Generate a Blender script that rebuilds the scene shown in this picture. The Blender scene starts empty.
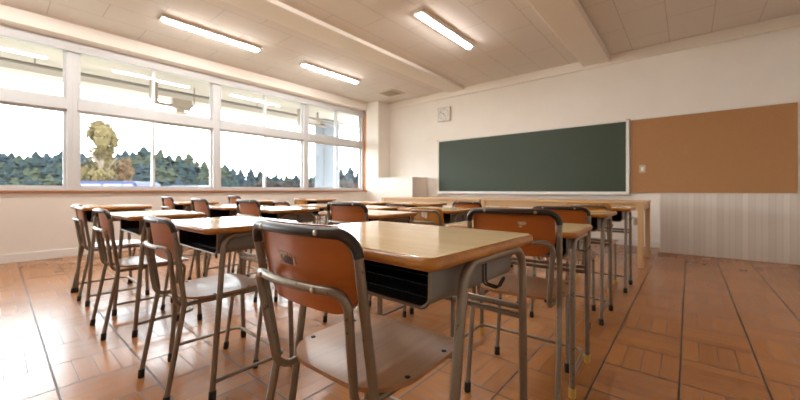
import bpy, bmesh, math, random
from mathutils import Vector, Matrix, Quaternion
random.seed(7)
PI = math.pi
SC = bpy.context.scene
COL = SC.collection

# ------------------------------------------------------------------ helpers
def tag(o, label=None, cat=None, group=None, kind=None):
    if label: o['label'] = label
    if cat: o['category'] = cat
    if group: o['group'] = group
    if kind: o['kind'] = kind
    return o

def empty(name, loc=(0, 0, 0), rz=0.0, scale=None, parent=None):
    o = bpy.data.objects.new(name, None)
    o.empty_display_size = 0.1
    COL.objects.link(o)
    o.location = loc
    o.rotation_euler = (0, 0, rz)
    if scale: o.scale = scale
    if parent: o.parent = parent
    return o

def obj(name, bm, mats, parent=None, smooth=None):
    bmesh.ops.recalc_face_normals(bm, faces=bm.faces[:])
    me = bpy.data.meshes.new(name)
    bm.to_mesh(me); bm.free()
    if not isinstance(mats, (list, tuple)): mats = [mats]
    for m in mats: me.materials.append(m)
    if smooth is not None:
        me.polygons.foreach_set('use_smooth', [True] * len(me.polygons))
        me.set_sharp_from_angle(angle=math.radians(smooth))
    o = bpy.data.objects.new(name, me)
    COL.objects.link(o)
    if parent: o.parent = parent
    return o

def box(bm, x0, x1, y0, y1, z0, z1, mi=0, bev=0.0):
    t = bmesh.new()
    vs = [t.verts.new((x, y, z)) for z in (z0, z1) for x, y in ((x0, y0), (x1, y0), (x1, y1), (x0, y1))]
    for f in ((0, 3, 2, 1), (4, 5, 6, 7), (0, 1, 5, 4), (1, 2, 6, 5), (2, 3, 7, 6), (3, 0, 4, 7)):
        t.faces.new([vs[i] for i in f])
    if bev > 0:
        bmesh.ops.bevel(t, geom=t.edges[:], offset=bev, segments=2, profile=0.6, affect='EDGES')
    merge(bm, t, mi)
    return bm

def merge(bm, t, mi=0, mat=None):
    mp = {}
    for v in t.verts:
        mp[v] = bm.verts.new(mat @ v.co if mat else v.co)
    for f in t.faces:
        try:
            nf = bm.faces.new([mp[v] for v in f.verts]); nf.material_index = mi if mi else f.material_index
        except ValueError:
            pass
    t.free()

def fillet(pts, radii, n=6):
    """polyline with rounded corners; radii per interior point"""
    P = [Vector(p) for p in pts]
    out = [P[0]]
    for i in range(1, len(P) - 1):
        r = radii[i] if isinstance(radii, (list, tuple)) else radii
        a = (P[i - 1] - P[i]); b = (P[i + 1] - P[i])
        la, lb = a.length, b.length
        a.normalize(); b.normalize()
        ang = a.angle(b)
        if r <= 0 or ang > PI - 0.02:
            out.append(P[i]); continue
        d = min(r / math.tan(ang / 2), la * 0.98, lb * 0.98)
        r2 = d * math.tan(ang / 2)
        c = P[i] + (a + b).normalized() * (r2 / math.sin(ang / 2))
        s = P[i] + a * d - c; e = P[i] + b * d - c
        tot = s.angle(e)
        ax = s.cross(e).normalized()
        for k in range(n + 1):
            out.append(c + Quaternion(ax, tot * k / n) @ s)
    out.append(P[-1])
    return out

def tube(bm, pts, r, seg=10, mi=0, cap=True):
    P = [Vector(p) for p in pts]
    Q = [P[0]]
    for p in P[1:]:
        if (p - Q[-1]).length > 1e-5: Q.append(p)
    P = Q
    n = len(P)
    T = []
    for i in range(n):
        t = (P[min(i + 1, n - 1)] - P[max(i - 1, 0)]).normalized(); T.append(t)
    ref = Vector((0, 0, 1)) if abs(T[0].z) < 0.9 else Vector((1, 0, 0))
    u = T[0].cross(ref).normalized()
    rings = []
    for i in range(n):
        if i:
            q = T[i - 1].rotation_difference(T[i]); u = (q @ u)
        u = (u - T[i] * u.dot(T[i])).normalized()
        w = T[i].cross(u)
        rr = r[i] if isinstance(r, (list, tuple)) else r
        rings.append([bm.verts.new(P[i] + (u * math.cos(2 * PI * k / seg) + w * math.sin(2 * PI * k / seg)) * rr) for k in range(seg)])
    for i in range(n - 1):
        for k in range(seg):
            f = bm.faces.new([rings[i][k], rings[i][(k + 1) % seg], rings[i + 1][(k + 1) % seg], rings[i + 1][k]]); f.material_index = mi
    if cap:
        f = bm.faces.new(rings[0][::-1]); f.material_index = mi
        f = bm.faces.new(rings[-1]); f.material_index = mi
    return bm

def rrect(x0, x1, y0, y1, rad, n=6):
    """rounded rectangle outline ccw; rad = 4 radii for corners (x0y0, x1y0, x1y1, x0y1)"""
    if not isinstance(rad, (list, tuple)): rad = [rad] * 4
    out = []
    for (cx, cy, sx, sy, a0, r) in ((x0, y0, 1, 1, PI, rad[0]), (x1, y0, -1, 1, 1.5 * PI, rad[1]),
                                    (x1, y1, -1, -1, 0, rad[2]), (x0, y1, 1, -1, 0.5 * PI, rad[3])):
        for k in range(n + 1):
            a = a0 + 0.5 * PI * k / n
            out.append((cx + sx * r + r * math.cos(a), cy + sy * r + r * math.sin(a)))
    return out

def densify(o, m=0.03):
    out = []
    for i in range(len(o)):
        a, b = o[i], o[(i + 1) % len(o)]
        L = math.hypot(b[0] - a[0], b[1] - a[1]); k = max(1, int(L / m))
        for j in range(k):
            t = j / k
            out.append((a[0] + (b[0] - a[0]) * t, a[1] + (b[1] - a[1]) * t))
    return out

def shell(bm, outline, fmap, rings, th, mi=0):
    """closed sheet: outline (u,v) shrunk towards the middle in rings, fmap(u,v,w)->xyz, w in [-th,0]"""
    cu = sum(p[0] for p in outline) / len(outline); cv = sum(p[1] for p in outline) / len(outline)
    N = len(outline)
    def mk(w, flat):
        R = []
        for s in rings:
            R.append([bm.verts.new(fmap(cu + (u - cu) * s, cv + (v - cv) * s, w)) for u, v in outline])
        c = bm.verts.new(fmap(cu, cv, w))
        for i in range(len(R) - 1):
            for k in range(N):
                f = bm.faces.new([R[i][k], R[i][(k + 1) % N], R[i + 1][(k + 1) % N], R[i + 1][k]]); f.material_index = mi
        for k in range(N):
            f = bm.faces.new([R[-1][k], R[-1][(k + 1) % N], c]); f.material_index = mi
        return R[0]
    a = mk(0.0, True); b = mk(-th, True)
    eb = 0.996
    for k in range(N):
        f = bm.faces.new([a[k], a[(k + 1) % N], b[(k + 1) % N], b[k]]); f.material_index = mi
    return bm

def stack(bm, outl, prof, mi=0, top_mi=None):
    """prof: list of (inset, z); outl(inset)-> outline; capped both ends"""
    R = []
    for ins, z in prof:
        R.append([bm.verts.new((x, y, z)) for x, y in outl(ins)])
    N = len(R[0])
    for i in range(len(R) - 1):
        for k in range(N):
            f = bm.faces.new([R[i][k], R[i][(k + 1) % N], R[i + 1][(k + 1) % N], R[i + 1][k]]); f.material_index = mi
    f = bm.faces.new(R[0][::-1]); f.material_index = mi
    f = bm.faces.new(R[-1]); f.material_index = mi if top_mi is None else top_mi
    return bm

def cyl(bm, c, axis, r, h, seg=12, mi=0):
    c = Vector(c); a = Vector(axis).normalized()
    tube(bm, [c, c + a * h], r, seg, mi)
    return bm

def NB(): return bmesh.new()

# ------------------------------------------------------------------ materials
def newmat(name):
    m = bpy.data.materials.new(name); m.use_nodes = True
    nt = m.node_tree; b = nt.nodes['Principled BSDF']
    return m, nt, b

def N(nt, t, **kw):
    n = nt.nodes.new(t)
    for k, v in kw.items(): setattr(n, k, v)
    return n

def math_(nt, op, a, b=None, c=None):
    n = N(nt, 'ShaderNodeMath', operation=op)
    for i, v in enumerate((a, b, c)):
        if v is None: continue
        if isinstance(v, (int, float)): n.inputs[i].default_value = v
        else: nt.links.new(v, n.inputs[i])
    return n.outputs[0]

def mixc(nt, fac, a, b):
    n = N(nt, 'ShaderNodeMix', data_type='RGBA')
    for k, v in ((0, fac), (6, a), (7, b)):
        if isinstance(v, (int, float)): n.inputs[k].default_value = v
        elif isinstance(v, tuple): n.inputs[k].default_value = (*v, 1)
        else: nt.links.new(v, n.inputs[k])
    return n.outputs[2]

def plain(name, col, rough=0.5, metal=0.0, noise=0.0, nscale=30.0, spec=0.5, stretch=None, coat=0.0, bump=0.0):
    m, nt, b = newmat(name)
    b.inputs['Base Color'].default_value = (*col, 1)
    b.inputs['Roughness'].default_value = rough
    b.inputs['Metallic'].default_value = metal
    b.inputs['Specular IOR Level'].default_value = spec
    b.inputs['Coat Weight'].default_value = coat
    b.inputs['Coat Roughness'].default_value = 0.15
    if noise > 0 or bump > 0:
        tc = N(nt, 'ShaderNodeTexCoord'); mp = N(nt, 'ShaderNodeMapping')
        if stretch: mp.inputs['Scale'].default_value = stretch
        nt.links.new(tc.outputs['Object'], mp.inputs[0])
        no = N(nt, 'ShaderNodeTexNoise'); no.inputs['Scale'].default_value = nscale; no.inputs['Detail'].default_value = 5
        nt.links.new(mp.outputs[0], no.inputs['Vector'])
        if noise > 0:
            r = N(nt, 'ShaderNodeMapRange'); r.inputs[1].default_value = 0.3; r.inputs[2].default_value = 0.7
            nt.links.new(no.outputs[0], r.inputs[0])
            c = mixc(nt, r.outputs[0], tuple(x * (1 - noise) for x in col), tuple(min(1, x * (1 + noise)) for x in col))
            nt.links.new(c, b.inputs['Base Color'])
        if bump > 0:
            bp = N(nt, 'ShaderNodeBump'); bp.inputs['Strength'].default_value = bump; bp.inputs['Distance'].default_value = 0.002
            nt.links.new(no.outputs[0], bp.inputs['Height']); nt.links.new(bp.outputs[0], b.inputs['Normal'])
    return m

def worn(name, col, wearcol, rough=0.35, metal=0.5, amount=0.62):
    """painted steel with chips worn through"""
    m, nt, b = newmat(name)
    tc = N(nt, 'ShaderNodeTexCoord')
    no = N(nt, 'ShaderNodeTexNoise'); no.inputs['Scale'].default_value = 55; no.inputs['Detail'].default_value = 6
    nt.links.new(tc.outputs['Object'], no.inputs['Vector'])
    r = N(nt, 'ShaderNodeMapRange'); r.inputs[1].default_value = amount; r.inputs[2].default_value = amount + 0.06
    nt.links.new(no.outputs[0], r.inputs[0])
    n2 = N(nt, 'ShaderNodeTexNoise'); n2.inputs['Scale'].default_value = 9; n2.inputs['Detail'].default_value = 4
    nt.links.new(tc.outputs['Object'], n2.inputs['Vector'])
    base = mixc(nt, n2.outputs[0], tuple(x * 0.8 for x in col), tuple(x * 1.2 for x in col))
    c = mixc(nt, r.outputs[0], base, wearcol)
    nt.links.new(c, b.inputs['Base Color'])
    b.inputs['Roughness'].default_value = rough; b.inputs['Metallic'].default_value = metal
    return m

def woodmat(name, c1, c2, rough=0.4, axis='X', scale=1.0, coat=0.0, spec=0.5, grain=1.0):
    m, nt, b = newmat(name)
    tc = N(nt, 'ShaderNodeTexCoord'); mp = N(nt, 'ShaderNodeMapping')
    s = {'X': (0.6, 14, 14), 'Y': (14, 0.6, 14), 'Z': (14, 14, 0.6)}[axis]
    mp.inputs['Scale'].default_value = tuple(v * scale for v in s)
    oi = N(nt, 'ShaderNodeObjectInfo')
    nt.links.new(tc.outputs['Object'], mp.inputs[0])
    va = N(nt, 'ShaderNodeVectorMath', operation='ADD')
    nt.links.new(mp.outputs[0], va.inputs[0])
    sc = math_(nt, 'MULTIPLY', oi.outputs['Random'], 37.0); nt.links.new(sc, va.inputs[1])
    n1 = N(nt, 'ShaderNodeTexNoise'); n1.inputs['Scale'].default_value = 2.2; n1.inputs['Detail'].default_value = 7; n1.inputs['Distortion'].default_value = 0.7
    nt.links.new(va.outputs[0], n1.inputs['Vector'])
    n2 = N(nt, 'ShaderNodeTexNoise'); n2.inputs['Scale'].default_value = 9; n2.inputs['Detail'].default_value = 4
    nt.links.new(va.outputs[0], n2.inputs['Vector'])
    a = math_(nt, 'MULTIPLY', n1.outputs[0], 0.7); f = math_(nt, 'ADD', a, math_(nt, 'MULTIPLY', n2.outputs[0], 0.3))
    r = N(nt, 'ShaderNodeMapRange'); r.inputs[1].default_value = 0.5 - 0.2 / grain; r.inputs[2].default_value = 0.5 + 0.2 / grain
    nt.links.new(f, r.inputs[0])
    c = mixc(nt, r.outputs[0], c1, c2)
    nt.links.new(c, b.inputs['Base Color'])
    b.inputs['Roughness'].default_value = rough; b.inputs['Coat Weight'].default_value = coat; b.inputs['Coat Roughness'].default_value = 0.12
    b.inputs['Specular IOR Level'].default_value = spec
    return m

def emis(name, col, s):
    m, nt, b = newmat(name)
    b.inputs['Base Color'].default_value = (0.8, 0.8, 0.8, 1)
    b.inputs['Emission Color'].default_value = (*col, 1); b.inputs['Emission Strength'].default_value = s
    return m

M = {}
M['wall'] = plain('wall_paint', (0.76, 0.70, 0.63), 0.75, noise=0.02, nscale=3)
M['trimpaint'] = plain('moulding_paint', (0.78, 0.71, 0.63), 0.6)
M['beam'] = plain('beam_paint', (0.74, 0.67, 0.59), 0.6)
M['white'] = plain('white_paint', (0.8, 0.78, 0.75), 0.5)
M['baseb'] = plain('baseboard_white', (0.72, 0.70, 0.67), 0.5)
M['alu'] = plain('window_aluminium', (0.60, 0.60, 0.60), 0.4, metal=0.2)
M['headbox'] = plain('grey_header_paint', (0.60, 0.60, 0.60), 0.5)
M['sill'] = woodmat('sill_wood', (0.32, 0.13, 0.05), (0.45, 0.20, 0.08), 0.4, 'Y')
M['jamb'] = woodmat('jamb_wood', (0.45, 0.19, 0.07), (0.58, 0.27, 0.11), 0.4, 'Z')
M['steel'] = worn('taupe_steel_tube', (0.25, 0.205, 0.155), (0.06, 0.045, 0.035), 0.32, 0.6, 0.66)
M['steelbox'] = plain('grey_steel_sheet', (0.20, 0.185, 0.165), 0.45, metal=0.3, noise=0.08, nscale=8)
M['darkrail'] = worn('dark_brown_shaded_tube', (0.034, 0.024, 0.018), (0.16, 0.12, 0.09), 0.36, 0.2, 0.70)  # chipped tube, colour darkened to imitate dim reflections on the steel
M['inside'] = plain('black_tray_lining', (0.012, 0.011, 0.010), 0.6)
M['rubber'] = plain('black_rubber', (0.018, 0.015, 0.013), 0.7)
M['capyellow'] = plain('yellow_plastic_cap', (0.62, 0.40, 0.10), 0.5, noise=0.15, nscale=60)
M['edge'] = woodmat('orange_ply_edge', (0.27, 0.095, 0.010), (0.52, 0.22, 0.030), 0.38, 'X', 1.4, coat=0.2)
M['lam'] = woodmat('pale_wood_laminate', (0.70, 0.495, 0.235), (0.84, 0.625, 0.335), 0.11, 'X', 0.8, spec=0.5)
M['seat'] = woodmat('brown_seat_ply', (0.30, 0.135, 0.055), (0.43, 0.215, 0.092), 0.34, 'Y', 1.2, coat=0.15, grain=0.8)
M['back'] = woodmat('red_brown_back_ply', (0.36, 0.084, 0.007), (0.48, 0.128, 0.013), 0.36, 'X', 0.9, coat=0.15, grain=0.7)
M['backB'] = woodmat('amber_back_ply', (0.42, 0.165, 0.022), (0.56, 0.24, 0.040), 0.36, 'Z', 0.9, coat=0.15, grain=0.7)
M['seatB'] = woodmat('amber_seat_ply', (0.36, 0.15, 0.035), (0.48, 0.22, 0.06), 0.32, 'Y', 1.2, coat=0.15, grain=0.8)
M['screw'] = plain('screw_steel', (0.42, 0.36, 0.29), 0.3, metal=0.9)
M['bolt'] = plain('dark_bolt', (0.05, 0.05, 0.055), 0.3, metal=0.7)
M['label1'] = plain('torn_sticker_paper', (0.55, 0.42, 0.28), 0.7, noise=0.35, nscale=180)
M['label2'] = plain('torn_sticker_stain', (0.09, 0.04, 0.022), 0.6, noise=0.4, nscale=150)
M['label3'] = plain('white_sticker_paper', (0.85, 0.76, 0.62), 0.6)
M['tabwood'] = woodmat('light_table_wood', (0.52, 0.31, 0.145), (0.64, 0.41, 0.21), 0.4, 'X', 0.6)
M['legwood'] = woodmat('light_leg_wood', (0.52, 0.31, 0.145), (0.62, 0.40, 0.20), 0.4, 'Z', 0.6)
M['cabwhite'] = woodmat('whitewashed_boards', (0.70, 0.63, 0.56), (0.80, 0.735, 0.665), 0.5, 'Z', 1.0, grain=0.6)
M['boardframe'] = plain('board_frame_ivory', (0.72, 0.68, 0.62), 0.4)
M['brass'] = plain('brass_corner', (0.55, 0.36, 0.12), 0.4, metal=0.5)
M['cork'] = plain('cork_sheet', (0.38, 0.185, 0.072), 0.85, noise=0.13, nscale=140, bump=0.3)
M['plate'] = plain('grey_plate', (0.42, 0.36, 0.28), 0.5)
M['plateivory'] = plain('ivory_plate', (0.80, 0.73, 0.62), 0.45)
M['dark'] = plain('dark_detail', (0.03, 0.028, 0.026), 0.6)
M['clockface'] = plain('clock_dial', (0.66, 0.62, 0.57), 0.5)
M['clockframe'] = plain('clock_frame', (0.46, 0.40, 0.33), 0.5)
M['clockink'] = plain('clock_ink', (0.07, 0.06, 0.055), 0.6)
M['vent'] = plain('vent_tan', (0.33, 0.255, 0.16), 0.5)
M['ventf'] = plain('vent_frame', (0.66, 0.58, 0.48), 0.5)
M['fix'] = plain('fixture_white', (0.74, 0.70, 0.66), 0.4)
M['led'] = emis('led_lens', (1.0, 0.985, 0.96), 20.0)
M['soffit'] = plain('outside_soffit', (0.52, 0.455, 0.395), 0.8, spec=0.0)
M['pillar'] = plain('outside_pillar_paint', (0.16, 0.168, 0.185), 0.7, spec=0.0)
M['pipe'] = plain('outside_pipe', (0.20, 0.17, 0.14), 0.5, metal=0.2)
M['duct'] = plain('outside_duct', (0.32, 0.25, 0.19), 0.5)
M['ground'] = plain('outside_ground', (0.24, 0.23, 0.19), 0.9, spec=0.0, noise=0.2, nscale=0.5)
M['bark'] = plain('bark', (0.16, 0.12, 0.09), 0.9)
M['bare'] = plain('bare_twigs', (0.040, 0.033, 0.030), 0.9, spec=0.0, noise=0.2, nscale=1.0)
M['con1'] = plain('conifer_hazed_green', (0.016, 0.023, 0.023), 0.9, spec=0.0, noise=0.35, nscale=0.7)  # green pulled towards blue to paint haze over the hill
M['con2'] = plain('conifer_hazed_blue_green', (0.018, 0.025, 0.030), 0.9, spec=0.0, noise=0.3, nscale=0.7)  # strongest blue shift, standing in for haze on distant trees
M['con3'] = plain('conifer_hazed_yellow_green', (0.028, 0.032, 0.022), 0.9, spec=0.0, noise=0.3, nscale=0.7)  # least blue of the three, haze still mixed into the colour
M['gold'] = plain('autumn_leaves', (0.090, 0.068, 0.033), 0.9, spec=0.0, noise=0.4, nscale=1.2)
M['rust'] = plain('rusty_leaves', (0.090, 0.056, 0.032), 0.9, spec=0.0, noise=0.35, nscale=1.2)
M['carblue'] = plain('blue_car_paint', (0.014, 0.017, 0.060), 0.4, spec=0.2)
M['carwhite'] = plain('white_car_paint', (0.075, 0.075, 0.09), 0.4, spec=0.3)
M['carglass'] = plain('car_glass', (0.10, 0.12, 0.22), 0.08)
M['tyre'] = plain('tyre', (0.02, 0.02, 0.02), 0.8)

def chalkboard():
    m, nt, b = newmat('green_chalkboard')
    tc = N(nt, 'ShaderNodeTexCoord')
    no = N(nt, 'ShaderNodeTexNoise'); no.inputs['Scale'].default_value = 1.7; no.inputs['Detail'].default_value = 6
    mp = N(nt, 'ShaderNodeMapping'); mp.inputs['Scale'].default_value = (1, 1, 0.6)
    nt.links.new(tc.outputs['Object'], mp.inputs[0]); nt.links.new(mp.outputs[0], no.inputs['Vector'])
    c = mixc(nt, no.outputs[0], (0.020, 0.034, 0.014), (0.032, 0.046, 0.022))
    nt.links.new(c, b.inputs['Base Color']); b.inputs['Roughness'].default_value = 0.55
    return m
M['board'] = chalkboard()

def glassmat():
    m = bpy.data.materials.new('window_glass'); m.use_nodes = True
    nt = m.node_tree; nt.nodes.clear()
    out = N(nt, 'ShaderNodeOutputMaterial'); mx = N(nt, 'ShaderNodeMixShader')
    tr = N(nt, 'ShaderNodeBsdfTransparent'); tr.inputs[0].default_value = (0.97, 0.985, 0.98, 1)
    gl = N(nt, 'ShaderNodeBsdfGlossy'); gl.inputs['Roughness'].default_value = 0.0
    geo = N(nt, 'ShaderNodeNewGeometry')
    ior = math_(nt, 'ADD', 1.52, math_(nt, 'MULTIPLY', geo.outputs['Backfacing'], 1 / 1.52 - 1.52))
    fr = N(nt, 'ShaderNodeFresnel'); nt.links.new(ior, fr.inputs[0])
    nt.links.new(fr.outputs[0], mx.inputs[0]); nt.links.new(tr.outputs[0], mx.inputs[1]); nt.links.new(gl.outputs[0], mx.inputs[2])
    nt.links.new(mx.outputs[0], out.inputs[0])
    return m
M['glass'] = glassmat()

def floormat():
    m, nt, b = newmat('basketweave_parquet')
    tc = N(nt, 'ShaderNodeTexCoord'); sx = N(nt, 'ShaderNodeSeparateXYZ')
    nt.links.new(tc.outputs['Object'], sx.inputs[0])
    S = 0.31
    u = math_(nt, 'DIVIDE', math_(nt, 'ADD', sx.outputs[0], 0.345 + 40 * S), S)
    v = math_(nt, 'DIVIDE', math_(nt, 'ADD', sx.outputs[1], -2.04 + 40 * S), S)
    iu = math_(nt, 'FLOOR', u); iv = math_(nt, 'FLOOR', v)
    fu = math_(nt, 'FRACT', u); fv = math_(nt, 'FRACT', v)
    par = math_(nt, 'MODULO', math_(nt, 'ADD', iu, iv), 2.0)
    # across-strip coordinate: fu where strips run along Y (par 0), fv where strips run along X (par 1)
    def sel(a, c):  # par=0 -> a, par=1 -> c
        return math_(nt, 'ADD', math_(nt, 'MULTIPLY', a, math_(nt, 'SUBTRACT', 1.0, par)), math_(nt, 'MULTIPLY', c, par))
    across = sel(fu, fv); along = sel(fv, fu)
    q = math_(nt, 'MULTIPLY', across, 4.0); iq = math_(nt, 'FLOOR', q); fq = math_(nt, 'FRACT', q)
    def edge(x): return math_(nt, 'MINIMUM', x, math_(nt, 'SUBTRACT', 1.0, x))
    ds = math_(nt, 'MULTIPLY', edge(fq), S / 4); dt = math_(nt, 'MULTIPLY', math_(nt, 'MINIMUM', edge(fu), edge(fv)), S)
    def joint(d, w0, w1):
        r = N(nt, 'ShaderNodeMapRange'); r.inputs[1].default_value = w0; r.inputs[2].default_value = w1
        r.inputs[3].default_value = 1; r.inputs[4].default_value = 0
        nt.links.new(d, r.inputs[0]); return r.outputs[0]
    j = math_(nt, 'MAXIMUM', math_(nt, 'MULTIPLY', joint(ds, 0.0010, 0.0026), 0.75), joint(dt, 0.0030, 0.0056))
    cx = N(nt, 'ShaderNodeCombineXYZ')
    nt.links.new(iu, cx.inputs[0]); nt.links.new(iv, cx.inputs[1]); nt.links.new(iq, cx.inputs[2])
    wn = N(nt, 'ShaderNodeTexWhiteNoise'); nt.links.new(cx.outputs[0], wn.inputs[0])
    # grain
    gx = N(nt, 'ShaderNodeCombineXYZ')
    nt.links.new(math_(nt, 'MULTIPLY', along, 1.2), gx.inputs[0]); nt.links.new(math_(nt, 'MULTIPLY', across, 22.0), gx.inputs[1])
    nt.links.new(math_(nt, 'MULTIPLY', wn.outputs[0], 50.0), gx.inputs[2])
    gn = N(nt, 'ShaderNodeTexNoise'); gn.inputs['Scale'].default_value = 1.6; gn.inputs['Detail'].default_value = 6; gn.inputs['Distortion'].default_value = 0.4
    nt.links.new(gx.outputs[0], gn.inputs['Vector'])
    big = N(nt, 'ShaderNodeTexNoise'); big.inputs['Scale'].default_value = 1.3; big.inputs['Detail'].default_value = 4
    nt.links.new(tc.outputs['Object'], big.inputs['Vector'])
    f = math_(nt, 'ADD', math_(nt, 'ADD', 0.09, math_(nt, 'MULTIPLY', wn.outputs[0], 0.25)), math_(nt, 'ADD', math_(nt, 'MULTIPLY', gn.outputs[0], 0.4), math_(nt, 'MULTIPLY', big.outputs[0], 0.3)))
    r = N(nt, 'ShaderNodeMapRange'); r.inputs[1].default_value = 0.25; r.inputs[2].default_value = 0.9; nt.links.new(f, r.inputs[0])
    wood = mixc(nt, r.outputs[0], (0.27, 0.102, 0.028), (0.50, 0.214, 0.066))
    c = mixc(nt, j, wood, (0.045, 0.026, 0.017))
    nt.links.new(c, b.inputs['Base Color'])
    rr = N(nt, 'ShaderNodeMapRange'); rr.inputs[3].default_value = 0.17; rr.inputs[4].default_value = 0.32; b.inputs['Specular IOR Level'].default_value = 0.6
    nt.links.new(big.outputs[0], rr.inputs[0])
    nt.links.new(math_(nt, 'ADD', rr.outputs[0], math_(nt, 'MULTIPLY', j, 0.25)), b.inputs['Roughness'])
    bp = N(nt, 'ShaderNodeBump'); bp.inputs['Strength'].default_value = 0.25; bp.inputs['Distance'].default_value = 0.0015
    hgt = math_(nt, 'ADD', math_(nt, 'MULTIPLY', j, -1.0), math_(nt, 'ADD', math_(nt, 'MULTIPLY', wn.outputs[0], 0.25), math_(nt, 'MULTIPLY', gn.outputs[0], 0.12)))
    nt.links.new(hgt, bp.inputs['Height']); nt.links.new(bp.outputs[0], b.inputs['Normal'])
    return m
M['floor'] = floormat()

def ceilmat():
    m, nt, b = newmat('ceiling_boards')
    tc = N(nt, 'ShaderNodeTexCoord'); sx = N(nt, 'ShaderNodeSeparateXYZ'); nt.links.new(tc.outputs['Object'], sx.inputs[0])
    W, L = 0.475, 0.95
    u = math_(nt, 'DIVIDE', math_(nt, 'ADD', sx.outputs[0], 0.227 + 30 * W), W)
    iu = math_(nt, 'FLOOR', u); fu = math_(nt, 'FRACT', u)
    off = math_(nt, 'MULTIPLY', math_(nt, 'MODULO', iu, 2.0), 0.5)
    v = math_(nt, 'ADD', math_(nt, 'DIVIDE', math_(nt, 'ADD', sx.outputs[1], 20.0), L), off)
    fv = math_(nt, 'FRACT', v)
    def edge(x): return math_(nt, 'MINIMUM', x, math_(nt, 'SUBTRACT', 1.0, x))
    d = math_(nt, 'MINIMUM', math_(nt, 'MULTIPLY', edge(fu), W), math_(nt, 'MULTIPLY', edge(fv), L))
    r = N(nt, 'ShaderNodeMapRange'); r.inputs[1].default_value = 0.0015; r.inputs[2].default_value = 0.004; r.inputs[3].default_value = 1; r.inputs[4].default_value = 0
    nt.links.new(d, r.inputs[0])
    no = N(nt, 'ShaderNodeTexNoise'); no.inputs['Scale'].default_value = 60; no.inputs['Detail'].default_value = 3
    nt.links.new(tc.outputs['Object'], no.inputs['Vector'])
    base = mixc(nt, no.outputs[0], (0.61, 0.545, 0.485), (0.70, 0.625, 0.56))
    c = mixc(nt, math_(nt, 'MULTIPLY', r.outputs[0], 0.75), base, (0.24, 0.19, 0.15))
    nt.links.new(c, b.inputs['Base Color']); b.inputs['Roughness'].default_value = 0.85
    return m
M['ceil'] = ceilmat()

def slatmat():
    m, nt, b = newmat('white_vertical_boards')
    tc = N(nt, 'ShaderNodeTexCoord'); sx = N(nt, 'ShaderNodeSeparateXYZ'); nt.links.new(tc.outputs['Object'], sx.inputs[0])
    s = math_(nt, 'ADD', sx.outputs[0], sx.outputs[1])
    u = math_(nt, 'DIVIDE', math_(nt, 'ADD', s, 20.0), 0.06)
    iu = math_(nt, 'FLOOR', u); fu = math_(nt, 'FRACT', u)
    e = math_(nt, 'MULTIPLY', math_(nt, 'MINIMUM', fu, math_(nt, 'SUBTRACT', 1.0, fu)), 0.06)
    r = N(nt, 'ShaderNodeMapRange'); r.inputs[1].default_value = 0.001; r.inputs[2].default_value = 0.003; r.inputs[3].default_value = 1; r.inputs[4].default_value = 0
    nt.links.new(e, r.inputs[0])
    wn = N(nt, 'ShaderNodeTexWhiteNoise', noise_dimensions='1D'); nt.links.new(iu, wn.inputs['W'])
    base = mixc(nt, wn.outputs[0], (0.60, 0.53, 0.46), (0.70, 0.63, 0.555))
    c = mixc(nt, math_(nt, 'MULTIPLY', r.outputs[0], 0.45), base, (0.35, 0.29, 0.23))
    nt.links.new(c, b.inputs['Base Color']); b.inputs['Roughness'].default_value = 0.55
    return m
M['slat'] = slatmat()

# ------------------------------------------------------------------ the room
XL, XR, YF, YB, ZC = -6.5, 1.25, 6.64, -3.2, 3.18
XG = -6.8                         # glass plane
def struct(name, bm, mats, parent=None, smooth=None):
    o = obj(name, bm, mats, parent, smooth)
    if parent is None: o['kind'] = 'structure'
    return o

struct('floor', box(NB(), XL - 0.35, XR + 0.1, YB - 0.1, YF + 0.1, -0.08, 0), M['floor'])
struct('ceiling', box(NB(), XL - 0.35, XR + 0.1, YB - 0.1, YF + 0.1, ZC, ZC + 0.12), M['ceil'])
struct('wall_front', box(NB(), XL - 0.35, XR, YF, YF + 0.12, 0, ZC), M['wall'])
struct('wall_right', box(NB(), XR, XR + 0.12, YB, YF, 0, ZC), M['wall'])
struct('wall_back', box(NB(), XL - 0.35, XR, YB - 0.12, YB, 0, ZC), M['wall'])
bm = NB()
box(bm, XL - 0.40, XL, YB, YF, 0, 0.875)             # under the windows
box(bm, XL - 0.40, XL, 6.355, YF, 0.875, ZC)          # beside the last window
box(bm, XL - 0.40, XL - 0.19, YB, 6.355, 3.05, ZC)      # above
struct('wall_left', bm, M['wall'])
struct('trim_1', box(NB(), XL, -6.06, 6.2, YF, 0, ZC), M['wall'])                      # corner pier
struct('trim_2', box(NB(), XL - 0.34, XL + 0.035, YB, 6.325, 0.872, 0.902, bev=0.004), M['sill'])
bm = NB(); box(bm, XL - 0.34, XL + 0.005, 6.325, 6.355, 0.9, 3.0)
struct('trim_3', bm, M['jamb'])
struct('trim_4', box(NB(), XL - 0.26, XL - 0.19, YB, 6.325, 2.865, 3.05, bev=0.004), M['headbox'])
struct('trim_5', box(NB(), XL - 0.19, XL + 0.03, YB, 6.2, 3.0, ZC, bev=0.006), M['trimpaint'])
struct('trim_6', box(NB(), -6.06, XR, YF - 0.045, YF, 3.02, ZC, bev=0.006), M['trimpaint'])
for i, (a, b_) in enumerate(((-4.21, -3.80), (-1.43, -1.02))):
    struct('trim_%d' % (7 + i), box(NB(), a, b_, YB, YF - 0.0, 3.12 if i == 0 else 3.07, ZC + 0.01, bev=0.012), M['beam'])
bm = NB(); box(bm, -6.06, XR, YF - 0.015, YF, 0, 0.11, bev=0.004)
struct('baseboard_front', bm, M['baseb'])
struct('baseboard_left', box(NB(), XL, XL + 0.015, YB, 6.2, 0, 0.11, bev=0.004), M['baseb'])

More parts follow.
